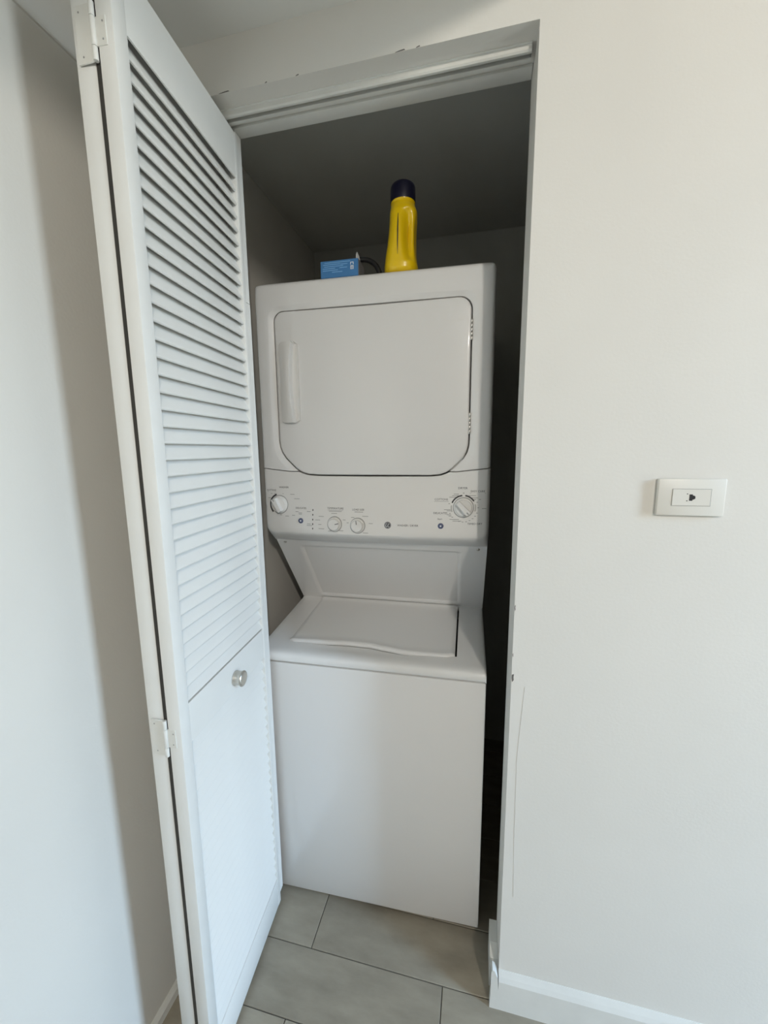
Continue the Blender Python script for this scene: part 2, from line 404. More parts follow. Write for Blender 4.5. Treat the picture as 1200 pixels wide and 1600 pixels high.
# ------------------------------------------------------------------ stacked laundry unit; local frame: x=-a (a from its right side), y=b (depth from washer front), z
UW = 0.679
unit = thing('stacked_laundry_unit', 'white stacked washer and dryer standing in the closet', 'washer dryer', (-0.0496, 0.1471, 0), 0.0224)
def L(a, b_, z): return (-a, b_, z)
DB = 0.102           # dryer face depth
DW = 0.6840          # dryer and panel are a touch wider than the washer
SPL = lambda a: 1.3965-0.11*min(a, DW-a)
def e_side(d):
    u_ = max(0.0, 0.034-d)
    return 0.08*u_ + 2.4*u_*u_ + 0.010*(1-min(max(d, 0)/0.010, 1))**2
def e_top(d): return 0.014*(1-min(max(d, 0)/0.012, 1))**2 + 0.004*(1-min(max(d, 0)/0.05, 1))
def bulge(a, z): return 0.030*(1-((a-DW/2)/(DW/2))**2)*smoothstep((1.385-z)/0.20)
def surf(a, z):      # depth of the dryer and panel front at (a, z)
    return DB + e_side(min(a, DW-a)) - bulge(a, z)

# door outline (a, z), from the photograph, corners rounded
def arc(cx, cz, rx, rz, a0, a1, n): return [(cx+rx*math.cos(math.radians(a0+(a1-a0)*i/n)), cz+rz*math.sin(math.radians(a0+(a1-a0)*i/n))) for i in range(n+1)]
DA0, DA1, DZ0, DZ1 = 0.0585, 0.6250, 1.3715, 1.8450
door_poly = arc(DA1-0.030, DZ1-0.030, 0.030, 0.030, 0, 90, 7) + arc(DA0+0.034, DZ1-0.034, 0.034, 0.034, 90, 180, 7) + \
    [(DA0, 1.60), (DA0, 1.475), (DA0+0.0012, 1.455), (DA0+0.006, 1.437), (DA0+0.0155, 1.421), (DA0+0.043, 1.393), (DA0+0.058, 1.3815), (DA0+0.078, 1.3742), (DA0+0.105, DZ0),
     (0.34, DZ0-0.001), (DA1-0.125, DZ0), (DA1-0.088, 1.3742), (DA1-0.066, 1.3815), (DA1-0.050, 1.393), (DA1-0.020, 1.423), (DA1-0.008, 1.441), (DA1-0.002, 1.458), (DA1, 1.480), (DA1, 1.60)]
CTR = (0.3395, 1.615)
def rect_poly(a0, a1, z0, z1, rr):
    return arc(a1-rr, z1-rr, rr, rr, 0, 90, 6) + arc(a0+rr, z1-rr, rr, rr, 90, 180, 6) + arc(a0+rr, z0+rr, rr, rr, 180, 270, 6) + arc(a1-rr, z0+rr, rr, rr, 270, 360, 6)
def raycast(poly, th, c=CTR):
    dx, dz = math.cos(th), math.sin(th); best = 0
    for (x1, y1), (x2, y2) in zip(poly, poly[1:]+poly[:1]):
        ex, ey = x2-x1, y2-y1; det = dx*(-ey)+ex*dz
        if abs(det) < 1e-12: continue
        px, py = x1-c[0], y1-c[1]
        t = (px*(-ey)+ex*py)/det; s_ = (dx*py-dz*px)/det
        if t > 0 and -1e-9 <= s_ <= 1+1e-9: best = max(best, t)
    return best
OUT = rect_poly(0, DW, 1.22, 1.925, 0.018)
ths = sorted({round(math.atan2(p[1]-CTR[1], p[0]-CTR[0]), 4) for p in door_poly+OUT} | {round(-PI+2*PI*i/120, 4) for i in range(120)})
def ring(poly, off=0.0): return [(CTR[0]+(raycast(poly, t)+off)*math.cos(t), CTR[1]+(raycast(poly, t)+off)*math.sin(t)) for t in ths]
def inset(d): return rect_poly(d, DW-d, 1.22, 1.925-d, 0.018+0.6*d)
bm = bmesh.new()
R = []
def fz(p): return DB + e_side(min(p[0], DW-p[0])) + e_top(1.925-p[1])
o0 = ring(OUT)
R.append([L(p[0], 0.200, p[1]) for p in o0])
R.append([L(p[0], fz(p)+0.004, p[1]) for p in o0])
for d in (0.0015, 0.004, 0.007, 0.011, 0.018, 0.028, 0.0335, 0.036):
    R.append([L(p[0], fz(p), p[1]) for p in ring(inset(d))])
dr = ring(door_poly)
def roff(o): return [(CTR[0]+(math.hypot(p[0]-CTR[0], p[1]-CTR[1])+o)*math.cos(t), CTR[1]+(math.hypot(p[0]-CTR[0], p[1]-CTR[1])+o)*math.sin(t)) for p, t in zip(dr, ths)]
R.append([L(p[0], DB, p[1]) for p in roff(0.0185)])
R.append([L(p[0], DB+0.0006, p[1]) for p in roff(0.016)])
R.append([L(p[0], DB+0.0048, p[1]) for p in roff(0.003)])
R.append([L(p[0], DB+0.0060, p[1]) for p in roff(0.0)])
R.append([L(p[0], DB+0.030, p[1]) for p in roff(0.0)])
loops(bm, R, False, True)
bmesh.ops.bisect_plane(bm, geom=bm.verts[:]+bm.edges[:]+bm.faces[:], plane_co=(0, 0, 1.3862), plane_no=(0, 0, 1), clear_inner=True)
for sg in (1, -1):     # cut along the slanted split lines above the control panel
    no = Vector((0.11*sg, 0, 1)).normalized()   # z + 0.11*a*... = const
    co = Vector((0, 0, 1.3965)) if sg == -1 else Vector((-DW, 0, 1.3965))
    # for sg=-1: keep z > 1.3965 - 0.11 a with a = -x  ->  z - 0.11 x ; for sg=1: z > 1.3965 - 0.11 (DW+x)
    bmesh.ops.bisect_plane(bm, geom=bm.verts[:]+bm.edges[:]+bm.faces[:], plane_co=co, plane_no=no, clear_inner=True)
dc = obj('dryer_front', bm, M_enamel, unit, smooth=32)
bm = bmesh.new(); box(bm, -DW+0.001, -0.001, 0.190, 0.76, 1.165, 1.9245, 0.012, 3)
obj('dryer_cabinet', bm, M_enamel, unit, smooth=40)

# dryer door
bm = bmesh.new()
Rr = [[L(p[0], DB+0.020, p[1]) for p in roff(-0.0042)], [L(p[0], DB+0.0052, p[1]) for p in roff(-0.0042)], [L(p[0], DB+0.0028, p[1]) for p in roff(-0.0052)],
      [L(p[0], DB+0.0014, p[1]) for p in roff(-0.0075)], [L(p[0], DB+0.0010, p[1]) for p in roff(-0.011)], [L(p[0], DB+0.0006, p[1]) for p in roff(-0.10)]]
loops(bm, Rr, True, True)
ddoor = obj('dryer_door', bm, M_enamel, unit, smooth=35)
# handle: raised paddle with a curved ridge and a finger pocket on its right
bm = bmesh.new()
ha0, ha1, hz0, hz1 = 0.5505, 0.6085, 1.5290, 1.7575
NA, NZ = 30, 36
def hh(a, z):
    t = (z-(hz0+hz1)/2)/((hz1-hz0)/2)
    ar = 0.5655+0.0085*(1-t*t); body = 0.0040+0.0140*math.sin(PI/2*min(1, max(0, (ha1-a)/(ha1-ar))))*(1-0.25*abs(t)**3)
    rim = 0.0052*(1-smoothstep((a-ha0-0.002)/0.0018))+0.0006
    if abs(t) > 0.965: rim = 0.0052
    k = smoothstep((a-(ar-0.0028))/0.0028)
    return rim*(1-k)+body*k
rows = []
for j in range(NZ+1):
    z = hz0+(hz1-hz0)*j/NZ; dz = min(z-hz0, hz1-z); c_ = 0.010
    ins = c_-math.sqrt(max(0, c_*c_-(c_-dz)**2)) if dz < c_ else 0
    a0, a1 = ha0+ins, ha1-ins
    line = [(a0+(a1-a0)*i/NA) for i in range(NA+1)]
    rows.append([L(a0-0.0005, DB+0.003, z)] + [L(a, DB+0.0008-hh(a, z), z) for a in line] + [L(a1+0.0005, DB+0.003, z)])
rows = [[(p[0], DB+0.003, p[2]-0.0004) for p in rows[0]]] + rows + [[(p[0], DB+0.003, p[2]+0.0004) for p in rows[-1]]]
grid(bm, rows)
obj('handle', bm, M_plastic, ddoor, smooth=42)
for z0, z1 in ((1.7325, 1.7860), (1.4885, 1.5455)):
    bm = bmesh.new(); n = 5; h = (z1-z0)/n
    for i in range(n):
        cyl(bm, L(0.0605, DB+0.0035, z0+i*h), (0, 0, 1), [(0.0026, 0.0003), (0.0030, 0.0008), (0.0030, h-0.0008), (0.0026, h-0.0003)], 12)
    ho = obj('hinge', bm, M_steel, unit, smooth=40); ho['label'] = 'bare metal dryer door hinge'

# control panel
def door_bottom(a):
    lo = 9
    for (x1, y1), (x2, y2) in zip(door_poly, door_poly[1:]+door_poly[:1]):
        if (x1-a)*(x2-a) <= 0 and abs(x2-x1) > 1e-9:
            z = y1+(y2-y1)*(a-x1)/(x2-x1); lo = min(lo, z)
    return lo
A_s = sorted({0.0, 0.0012, 0.003, 0.006, 0.010, 0.015, 0.022, 0.030, 0.034, 0.036, 0.045} | {DW-x for x in (0.0, 0.0012, 0.003, 0.006, 0.010, 0.015, 0.022, 0.030, 0.034, 0.036, 0.045)} | {0.055+i*(DW-0.11)/70 for i in range(71)} | {DA0-0.0008, DA0+0.0004, DA1-0.0004, DA1+0.0008})
rows = []
for a in A_s:
    d = min(a, DW-a)
    top = min(SPL(min(d, 0.094))-0.0022, door_bottom(a)+0.0000 if DA0 <= a <= DA1 else 9)
    ze = 1.203 + (0.030*(1-math.sqrt(max(0, 1-(1-min(d, 0.03)/0.03)**2))))
    col = [L(a, surf(a, top)+0.022, top), L(a, surf(a, top)+0.0015, top), L(a, surf(a, top), top-0.0012)]
    for i in range(1, 15):
        z = top-0.0012+(ze-top)*i/14; col.append(L(a, surf(a, z), z))
    b0 = surf(a, ze-0.0012); k = (ze-1.155)/(0.048)
    b_end = 0.168
    for t in (0.06, 0.14, 0.26, 0.42, 0.62, 0.82, 1.0):
        z = ze-0.0012-(ze-1.158)*(t**0.80)
        col.append(L(a, b0+(b_end-b0)*t**1.25, z))
    rows.append(col)
# side returns
first = [(p[0], 0.200, p[2]) for p in rows[0]]; last = [(p[0], 0.200, p[2]) for p in rows[-1]]
bm = bmesh.new(); grid(bm, [first]+rows+[last])
panel = obj('control_panel', bm, M_plastic, unit, smooth=35)

# neck between panel and washer top
bm = bmesh.new()
N0 = Vector((0, 0.163, 1.160)); N1 = Vector((0, 0.364, 0.887)); ND = (N1-N0); NN = Vector((0, ND.z, -ND.y)).normalized()
if NN.y > 0: NN = -NN       # outward, to the front and up
def neck(a, t):
    d = 0.0
    # pressed-in panel
    def edge(v, w): return smoothstep(v/w)
    wa = min(edge(a-0.080, 0.016), edge(0.603-a, 0.016)); wt_ = min(edge(t-0.090, 0.06), edge(0.955-t, 0.055))
    d = -0.014*min(wa, wt_)
    # thin ridge round the pressed panel
    return N0+ND*t+NN*d
ts = [i/60 for i in range(61)]; aa = [UW*i/110 for i in range(111)]
rows = []
for t in ts: rows.append([L(a, neck(a, t).y, neck(a, t).z) for a in aa])
grid(bm, rows)
obj('neck_panel', bm, M_enamel, unit, smooth=60)
bm = bmesh.new()
prism(bm, [(0.172, 1.158), (0.374, 0.884), (0.76, 0.884), (0.76, 1.164), (0.20, 1.164)], 'x', -UW+0.0012, -0.0012)
obj('stand', bm, M_enamel, unit)
for a in (0.652, 0.026):
    p = neck(a, 0.045); bm = bmesh.new()
    cyl(bm, L(a, p.y, p.z), NN, [(0.0052, 0), (0.0050, 0.0012), (0.0035, 0.0022), (0, 0.0024)], 14)
    so = obj('screw', bm, M_steel, unit, smooth=40); so['label'] = 'dark metal screw head'

# washer cabinet and feet
bm = bmesh.new(); box(bm, -UW, 0, 0, 0.76, 0.016, 0.8162, 0.003, 2)
obj('washer_cabinet', bm, M_enamel, unit, smooth=40)
for a in (0.05, UW-0.05):
    for d in (0.06, 0.70):
        bm = bmesh.new(); cyl(bm, L(a, d, 0.0), (0, 0, 1), [(0.018, 0), (0.020, 0.004), (0.012, 0.010), (0.008, 0.018)], 16); obj('foot', bm, M_rubber, unit, smooth=40)

# washer top with its lid opening
LA0, LA1, LBR = 0.0865, 0.6010, 0.356
def zt(d): return 0.8500+0.0092*min(d, 0.088)/0.088 if d < 0.088 else 0.8592+0.0252*(d-0.088)/(0.352-0.088)
def lidfront(a):
    pts = [(0.0865, 0.062), (0.11, 0.0535), (0.18, 0.051), (0.235, 0.052), (0.29, 0.061), (0.345, 0.0705), (0.41, 0.0715), (0.50, 0.0655), (0.585, 0.0595), (0.601, 0.064)]
    for (a0, v0), (a1, v1) in zip(pts, pts[1:]):
        if a0 <= a <= a1: return v0+(v1-v0)*smoothstep((a-a0)/(a1-a0))*0.5+(v1-v0)*0.5*(a-a0)/(a1-a0)
    return pts[0][1] if a < pts[0][0] else pts[-1][1]
def scoop(a, d):    # shallow finger scoop ahead of the lid
    return 0.006*smoothstep((d-0.018)/0.04)*smoothstep((a-0.15)/0.08)*smoothstep((0.56-a)/0.10)
G = 0.0055
acols = sorted({0.0, 0.002, 0.006, LA0-G-0.0001, LA0-G, LA1+G-0.0008, LA1+G-0.0007, UW-0.006, UW-0.002, UW} | {0.02, 0.05, 0.63, 0.655} | {LA0-G+i*(LA1-LA0+2*G-0.0008)/60 for i in range(1, 60)})
bm = bmesh.new(); cols = []; inlid = []
GL = 0.0008         # tight gap on the left, open gap on the right
for a in acols:
    e = min(a, UW-a); dz = -0.004*(1-min(e/0.006, 1))**2
    lid_here = LA0-G-0.00005 <= a <= LA1+GL+0.003
    bf = lidfront(min(max(a, LA0), LA1))-0.0030
    run1 = [(0.030, 0.8215), (0.0015, 0.8215), (-0.0035, 0.8235), (-0.0055, 0.828), (-0.0055, 0.836), (-0.0035, 0.8430), (0.001, 0.8475), (0.008, 0.8505)] + [(0.012+(bf-0.012)*i/6, 0) for i in range(1, 7)]
    run2 = [(bf+(LBR+0.003-bf)*i/8, 0) for i in range(1, 9)]
    run3 = [(0.3615, 0.8870), (0.368, 0.8880), (0.40, 0.8880)]
    pts = []
    for d, z in run1+run2+run3:
        zz = z if z else zt(d)-scoop(a, d)*(1 if d <= bf+1e-6 else 0)
        pts.append(L(a, d, zz+dz))
    cols.append([bm.verts.new(p) for p in pts]); inlid.append(lid_here)
n1, n2 = 14, 8
for i in range(len(cols)-1):
    A, B = cols[i], cols[i+1]
    hole = (acols[i] >= LA0-G-0.00005) and (acols[i+1] <= LA1+GL+0.0035)
    for j in range(len(A)-1):
        if hole and n1-1 <= j < n1+n2-1: continue
        bm.faces.new((A[j], A[j+1], B[j+1], B[j]))
# ends, and a skirt round the opening so its edge has thickness
for c_ in (cols[0], cols[-1]):
    lowv = [bm.verts.new((v.co.x, v.co.y, 0.8215)) for v in c_]
    for j in range(len(c_)-1):
        try: bm.faces.new((c_[j], c_[j+1], lowv[j+1], lowv[j]))
        except ValueError: pass
bed = [e for e in bm.edges if len(e.link_faces) == 1 and all(0.04 < v.co.y < 0.3605 and LA0-0.02 < -v.co.x < LA1+0.02 for v in e.verts)]
ret = bmesh.ops.extrude_edge_only(bm, edges=bed)
for v in [q for q in ret['geom'] if isinstance(q, bmesh.types.BMVert)]: v.co.z -= 0.014
wt_o = obj('washer_top', bm, M_enamel, unit, smooth=35)
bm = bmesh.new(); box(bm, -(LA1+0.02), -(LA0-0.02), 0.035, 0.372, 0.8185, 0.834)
obj('lid_gap_shade', bm, M_dark, unit)  # plain dark box under the lid, paints the shade in its gap
# lid
bm = bmesh.new()
ai = [LA0+(LA1-LA0)*i/64 for i in range(65)]
def lid_col(a):
    ed = min(a-LA0, LA1-a); dn = -0.0045*(1-min(ed/0.007, 1))**2
    lf = lidfront(a); c = []
    for d, up in ((lf+0.004, -0.0085), (lf+0.0005, -0.0075), (lf-0.0008, -0.004), (lf-0.0004, 0.000), (lf+0.002, 0.0040), (lf+0.006, 0.0058), (lf+0.011, 0.0055), (lf+0.017, 0.0035)):
        c.append(L(a, d, zt(d)+up+(dn if up > 0 else 0)))
    for i in range(1, 14):
        d = lf+0.017+(0.342-lf-0.017)*i/13; c.append(L(a, d, zt(d)+0.0035+dn))
    c += [L(a, 0.3455, zt(0.352)+0.0045+dn), L(a, 0.350, zt(0.352)+0.0075+dn), L(a, 0.358, zt(0.352)+0.0080+dn), L(a, 0.3585, zt(0.352)-0.005)]
    return c
rows = [lid_col(a) for a in ai]
rows = [[(p[0], p[1], zt(p[1])-0.0085) for p in rows[0]]] + rows + [[(p[0], p[1], zt(p[1])-0.0085) for p in rows[-1]]]
grid(bm, rows)
obj('lid', bm, M_enamel, unit, smooth=35)

# -------- dials, prints
def P(a, z, out=0.0): return L(a, surf(a, z)-out, z)
def dial(name, a, z, rad, h, ang, bar=True):
    bm = bmesh.new(); b0 = surf(a, z)
    c = L(a, b0+0.002, z)
    cyl(bm, c, (0, -1, 0), [(rad*0.99, 0), (rad, 0.003), (rad*0.96, 0.0055), (rad*0.86, 0.0065), (rad*0.82, h*0.75), (rad*0.78, h+0.001), (rad*0.60, h+0.002), (0, h+0.002)], 40)
    o = obj(name, bm, M_plastic, panel, smooth=35)
    return o, b0
def bar_on(kn, a, z, b0, rad, h, ang, wide, m):
    """finger bar across a dial at angle ang (deg, from +x toward up as seen from the front)"""
    bm = bmesh.new()
    pts = [(-rad*0.84, -wide*0.75), (rad*0.78, -wide), (rad*0.86, -wide*0.5), (rad*0.86, wide*0.5), (rad*0.78, wide), (-rad*0.84, wide*0.75)]
    V0 = []; V1 = []
    ca, sa = math.cos(math.radians(ang)), math.sin(math.radians(ang))
    for px_, pz_ in pts:
        V0.append(bm.verts.new((-a+px_*ca-pz_*sa, b0-h*0.9, z+px_*sa+pz_*ca)))
        k = 0.90
        V1.append(bm.verts.new((-a+(px_*0.95*ca-pz_*k*sa), b0-h-0.0165, z+px_*0.95*sa+pz_*k*ca)))
    n = len(pts)
    bm.faces.new(V1)
    for i in range(n): bm.faces.new((V0[i], V0[(i+1) % n], V1[(i+1) % n], V1[i]))
    return bm
# washer selector (left) and dryer selector (right)
for nm, a, z, ang, lab in (('washer_dial', 0.6280, 1.2835, 118, 'washer cycle dial, pointer up and left'), ('dryer_dial', 0.0720, 1.2855, -47, 'dryer cycle dial, pointer down and right')):
    bm = bmesh.new(); b0 = surf(a, z); rad, h = 0.0272, 0.010
    cyl(bm, L(a, b0+0.004, z), (0, -1, 0), [(rad*0.99, 0), (rad, 0.006), (rad*0.965, 0.0085), (rad*0.86, 0.0095), (rad*0.83, h+0.003), (rad*0.79, h+0.0044), (0, h+0.0044)], 40)
    bb = bar_on(None, a, z, b0, rad, h, ang, 0.0078, M_plastic)
    me_t = bpy.data.meshes.new('t'); bb.to_mesh(me_t); bb.free(); bm.from_mesh(me_t); bpy.data.meshes.remove(me_t)
    o = obj(nm, bm, M_plastic, panel, smooth=35); o['label'] = lab
for nm, a, z, ang, lab in (('temperature_dial', 0.4460, 1.2305, 15, 'small temperature dial'), ('load_size_dial', 0.3745, 1.2285, 95, 'small load size dial')):
    bm = bmesh.new(); b0 = surf(a, z); rad, h = 0.0215, 0.014
    cyl(bm, L(a, b0+0.004, z), (0, -1, 0), [(rad*0.99, 0), (rad, 0.006), (rad*0.95, 0.0075), (rad*0.84, 0.0085), (rad*0.80, h), (rad*0.74, h+0.0024), (0, h+0.0030)], 36)
    o = obj(nm, bm, M_plastic, panel, smooth=35); o['label'] = lab

def lay(bm, pts2, faces, lift=0.00035):
    vs = [bm.verts.new(P(a, z, lift)) for a, z in pts2]
    for q in faces:
        try: bm.faces.new([vs[i] for i in q])
        except ValueError: pass
def text_into(bm, s, a, z, size, align='CENTER', sxx=1.0):
    cu = bpy.data.curves.new('t', 'FONT'); cu.body = s; cu.size = size; cu.align_x = align; cu.align_y = 'CENTER'; cu.resolution_u = 3
    o = bpy.data.objects.new('t', cu); COL.objects.link(o)
    dg = bpy.context.evaluated_depsgraph_get(); me = o.evaluated_get(dg).to_mesh()
    pts = [(a-v.co.x*sxx, z+v.co.y) for v in me.vertices]; fs = [tuple(p.vertices) for p in me.polygons]
    o.evaluated_get(dg).to_mesh_clear()
    lay(bm, pts, fs)
    bpy.data.objects.remove(o); bpy.data.curves.remove(cu)
def bar2(bm, a, z, w, h): lay(bm, [(a-w/2, z-h/2), (a+w/2, z-h/2), (a+w/2, z+h/2), (a-w/2, z+h/2)], [(0, 1, 2, 3)])
def arc2(bm, a, z, r0, r1, t0, t1):
    """t measured clockwise from straight up, as seen from the front"""
    n = max(3, int(abs(t1-t0)/6)); pts = []
    for i in range(n+1):
        t = math.radians(t0+(t1-t0)*i/n)
        pts += [(a-r0*math.sin(t), z+r0*math.cos(t)), (a-r1*math.sin(t), z+r1*math.cos(t))]
    lay(bm, pts, [(2*i, 2*i+1, 2*i+3, 2*i+2) for i in range(n)])

for st, a, z, sz in (('DRYER', 0.0745, 1.3395, 0.0085), ('EASY CARE', 0.0335, 1.3310, 0.0078), ('COTTONS', 0.1335, 1.3075, 0.0078), ('DELICATES', 0.1355, 1.2690, 0.0080), ('TIMED DRY', 0.0395, 1.2395, 0.0080), ('Start', 0.1365, 1.2525, 0.0068),
                     ('WASHER / DRYER', 0.2270, 1.2325, 0.0076), ('WASHER', 0.6130, 1.3365, 0.0078), ('COTTONS', 0.6555, 1.3275, 0.0068), ('DELICATES', 0.5560, 1.2745, 0.0072), ('TEMPERATURE', 0.4450, 1.2765, 0.0078), ('LOAD SIZE', 0.3740, 1.2745, 0.0074)):
    bm = bmesh.new(); text_into(bm, st, a, z, sz); obj('lettering', bm, M_black, panel)
for a, z, w in ((0.0335, 1.3258, 0.044), (0.1335, 1.3022, 0.040), (0.4450, 1.2712, 0.048), (0.6555, 1.3230, 0.030)):
    bm = bmesh.new(); bar2(bm, a, z, w, 0.0005); obj('underline', bm, M_black, panel)
# settings around the dials: thick arcs, ticks, small print too fine to read
M_pale = mat('pale_grey_print', (0.45, 0.45, 0.43), 0.5, noise=0.03)
for q in ((0.6280, 1.2835, 0.0300, 0.0345, -135, -18, M_black), (0.0720, 1.2855, 0.0318, 0.0358, -68, -6, M_black), (0.0720, 1.2855, 0.0318, 0.0358, 8, 58, M_black), (0.0720, 1.2855, 0.0318, 0.0350, -112, -80, M_pale), (0.0720, 1.2855, 0.0318, 0.0350, 74, 108, M_pale)):
    bm = bmesh.new(); arc2(bm, *q[:6]); obj('dial_band', bm, q[6], panel)
for q in ((0.0720, 1.2855, 0.0290, 0.0268), (0.6280, 1.2835, 0.0290, 0.0268), (0.4460, 1.2305, 0.0232, 0.0212), (0.3745, 1.2285, 0.0232, 0.0212)):
    bm = bmesh.new(); arc2(bm, q[0], q[1], q[3], q[2], 0, 360); obj('dial_ring', bm, M_grey, panel)
a, z = 0.0720, 1.2855
bm = bmesh.new()
for t in (0, 68, 90, 112, 126, 140, 154, 168, 182, 196, 214, 228, 246, 285):
    tr_ = math.radians(t); bar2(bm, a-0.0405*math.sin(tr_), z+0.0405*math.cos(tr_), 0.0046, 0.0018)
for q in ((0.1005, 1.3140, 0.022), (0.0945, 1.3185, 0.018), (0.0920, 1.3230, 0.014), (0.048, 1.3190, 0.020), (0.0415, 1.3130, 0.018), (0.0345, 1.3085, 0.020), (0.0150, 1.2830, 0.012), (0.1165, 1.2790, 0.018), (0.1120, 1.2760, 0.012), (0.1115, 1.2650, 0.012), (0.1085, 1.2615, 0.008), (0.0965, 1.2520, 0.026), (0.0890, 1.2475, 0.024)):
    bar2(bm, q[0], q[1], q[2], 0.0016)
for q in ((0.6480, 1.3170, 0.020), (0.6160, 1.3170, 0.003), (0.5850, 1.3155, 0.014), (0.5700, 1.3025, 0.018), (0.5690, 1.2635, 0.010), (0.6630, 1.3035, 0.010), (0.5810, 1.2520, 0.010), (0.6030, 1.2490, 0.012), (0.6240, 1.2520, 0.008), (0.5580, 1.2600, 0.012), (0.5580, 1.2565, 0.010),
          (0.5290, 1.2280, 0.012), (0.5270, 1.2235, 0.018), (0.4930, 1.2280, 0.010), (0.4880, 1.2155, 0.018), (0.5000, 1.2410, 0.016), (0.4890, 1.2520, 0.016), (0.5300, 1.2650, 0.012),
          (0.4480, 1.2620, 0.018), (0.4160, 1.2440, 0.008), (0.4250, 1.2120, 0.014), (0.4610, 1.2095, 0.010), (0.3900, 1.2520, 0.010), (0.3520, 1.2560, 0.018), (0.3350, 1.2360, 0.012), (0.3500, 1.2080, 0.016), (0.4050, 1.2360, 0.006), (0.3720, 1.2680, 0.026), (0.4450, 1.2680, 0.040)):
    bar2(bm, q[0], q[1], q[2], 0.0015)
o = obj('small_print', bm, M_grey, panel); o['kind'] = 'stuff'
for zz in (1.2700, 1.2560, 1.2415, 1.2280, 1.2145):
    bm = bmesh.new(); bar2(bm, 0.5165, zz, 0.0030, 0.0050); obj('indicator', bm, M_black, panel)
# pointer marks
def mark(a, z, off, ang, r0, r1, w, m):
    bm = bmesh.new(); t = math.radians(ang); dx, dz = math.cos(t), math.sin(t)
    b_ = surf(a, z)-off
    q = [(r0, -w), (r1, -w), (r1, w), (r0, w)]
    lo_ = [bm.verts.new((-a+u_*dx-v_*dz, b_, z+u_*dz+v_*dx)) for u_, v_ in q]; hi = [bm.verts.new((v.co.x, v.co.y-0.0005, v.co.z)) for v in lo_]
    bm.faces.new(hi)
    for i in range(4): bm.faces.new((lo_[i], lo_[(i+1) % 4], hi[(i+1) % 4], hi[i]))
    obj('pointer_mark', bm, m, panel)
mark(0.0720, 1.2855, 0.0263, -47, 0.0140, 0.0215, 0.0016, M_grey)
mark(0.6280, 1.2835, 0.0263, 118, 0.0140, 0.0215, 0.0016, M_grey)
mark(0.4460, 1.2305, 0.0128, 15, 0.0050, 0.0165, 0.0009, M_black)
mark(0.3745, 1.2285, 0.0128, 95, 0.0050, 0.0165, 0.0009, M_black)
# start buttons
for a, z in ((0.1340, 1.2330), (0.5560, 1.2365)):
    bm = bmesh.new(); cyl(bm, P(a, z, -0.001), (0, -1, 0), [(0.0082, 0), (0.0080, 0.0022), (0.0068, 0.0032), (0, 0.0034)], 24)
    o = obj('start_button', bm, M_navy, panel, smooth=40); o['label'] = 'small blue-grey start button'
    bm = bmesh.new(); cyl(bm, P(a, z, 0.0022), (0, -1, 0), [(0.0024, 0), (0.0022, 0.0008), (0, 0.001)], 12); obj('button_dot', bm, M_white, panel)
# round black maker's emblem with white script letters
ea, ez = 0.2850, 1.2325
bm = bmesh.new()
rim = [(ea+0.0098*math.cos(2*PI*i/32), ez+0.0098*math.sin(2*PI*i/32)) for i in range(32)]
lay(bm, [(ea, ez)]+rim, [(0, i+1, (i+1) % 32+1) for i in range(32)], 0.0005); obj('emblem', bm, M_black, panel)
bm = bmesh.new()
def stroke(pts, w):
    L_ = []
    for i, (x, y) in enumerate(pts):
        x0, y0 = pts[max(i-1, 0)]; x1, y1 = pts[min(i+1, len(pts)-1)]
        l = math.hypot(x1-x0, y1-y0) or 1; nx, ny = -(y1-y0)/l*w, (x1-x0)/l*w
        L_ += [(ea-(x+nx), ez+y+ny), (ea-(x-nx), ez+y-ny)]
    vs = [bm.verts.new(P(q[0], q[1], 0.0010)) for q in L_]
    for i in range(len(pts)-1): bm.faces.new((vs[2*i], vs[2*i+1], vs[2*i+3], vs[2*i+2]))
stroke([(-0.0005, 0.0035), (-0.0018, 0.0046), (-0.0042, 0.0038), (-0.0056, 0.0005), (-0.0052, -0.0030), (-0.0032, -0.0046), (-0.0014, -0.0036), (-0.0006, -0.0008), (-0.0022, -0.0002)], 0.00055)
stroke([(0.0052, 0.0030), (0.0040, 0.0045), (0.0018, 0.0040), (0.0012, 0.0018), (0.0034, 0.0006), (0.0012, -0.0006), (0.0008, -0.0034), (0.0026, -0.0046), (0.0050, -0.0034)], 0.00055)
stroke([(0.0082*math.cos(2*PI*i/24), 0.0082*math.sin(2*PI*i/24)) for i in range(25)], 0.00028)
obj('emblem_script', bm, M_white, panel)

# ------------------------------------------------------------------ things on top of the dryer
def upos(a, b_, z):
    c, s_ = math.cos(0.0224), math.sin(0.0224)
    return (-0.0496-a*c-b_*s_, 0.1471-a*s_+b_*c, z)
bot = thing('detergent_bottle', 'yellow plastic detergent bottle with dark navy cap on top of the dryer', 'bottle', upos(0.255, 0.172, 1.9247), 0.10)
bm = bmesh.new()
# (z, half width, half depth, centre x)
sec = [(0.0, 0.036, 0.044, -0.004), (0.003, 0.0425, 0.052, -0.004), (0.010, 0.0462, 0.056, -0.004), (0.025, 0.0468, 0.057, -0.0035), (0.045, 0.0448, 0.056, -0.003), (0.075, 0.0415, 0.054, -0.001), (0.105, 0.0395, 0.051, 0.001), (0.130, 0.0385, 0.048, 0.0025),
       (0.150, 0.0385, 0.045, 0.0035), (0.165, 0.0375, 0.041, 0.003), (0.176, 0.0350, 0.036, 0.002), (0.184, 0.0325, 0.0325, 0.001), (0.1875, 0.0318, 0.0318, 0.001), (0.1885, 0.0332, 0.0332, 0.001), (0.195, 0.0332, 0.0332, 0.001), (0.1965, 0.028, 0.028, 0.001)]
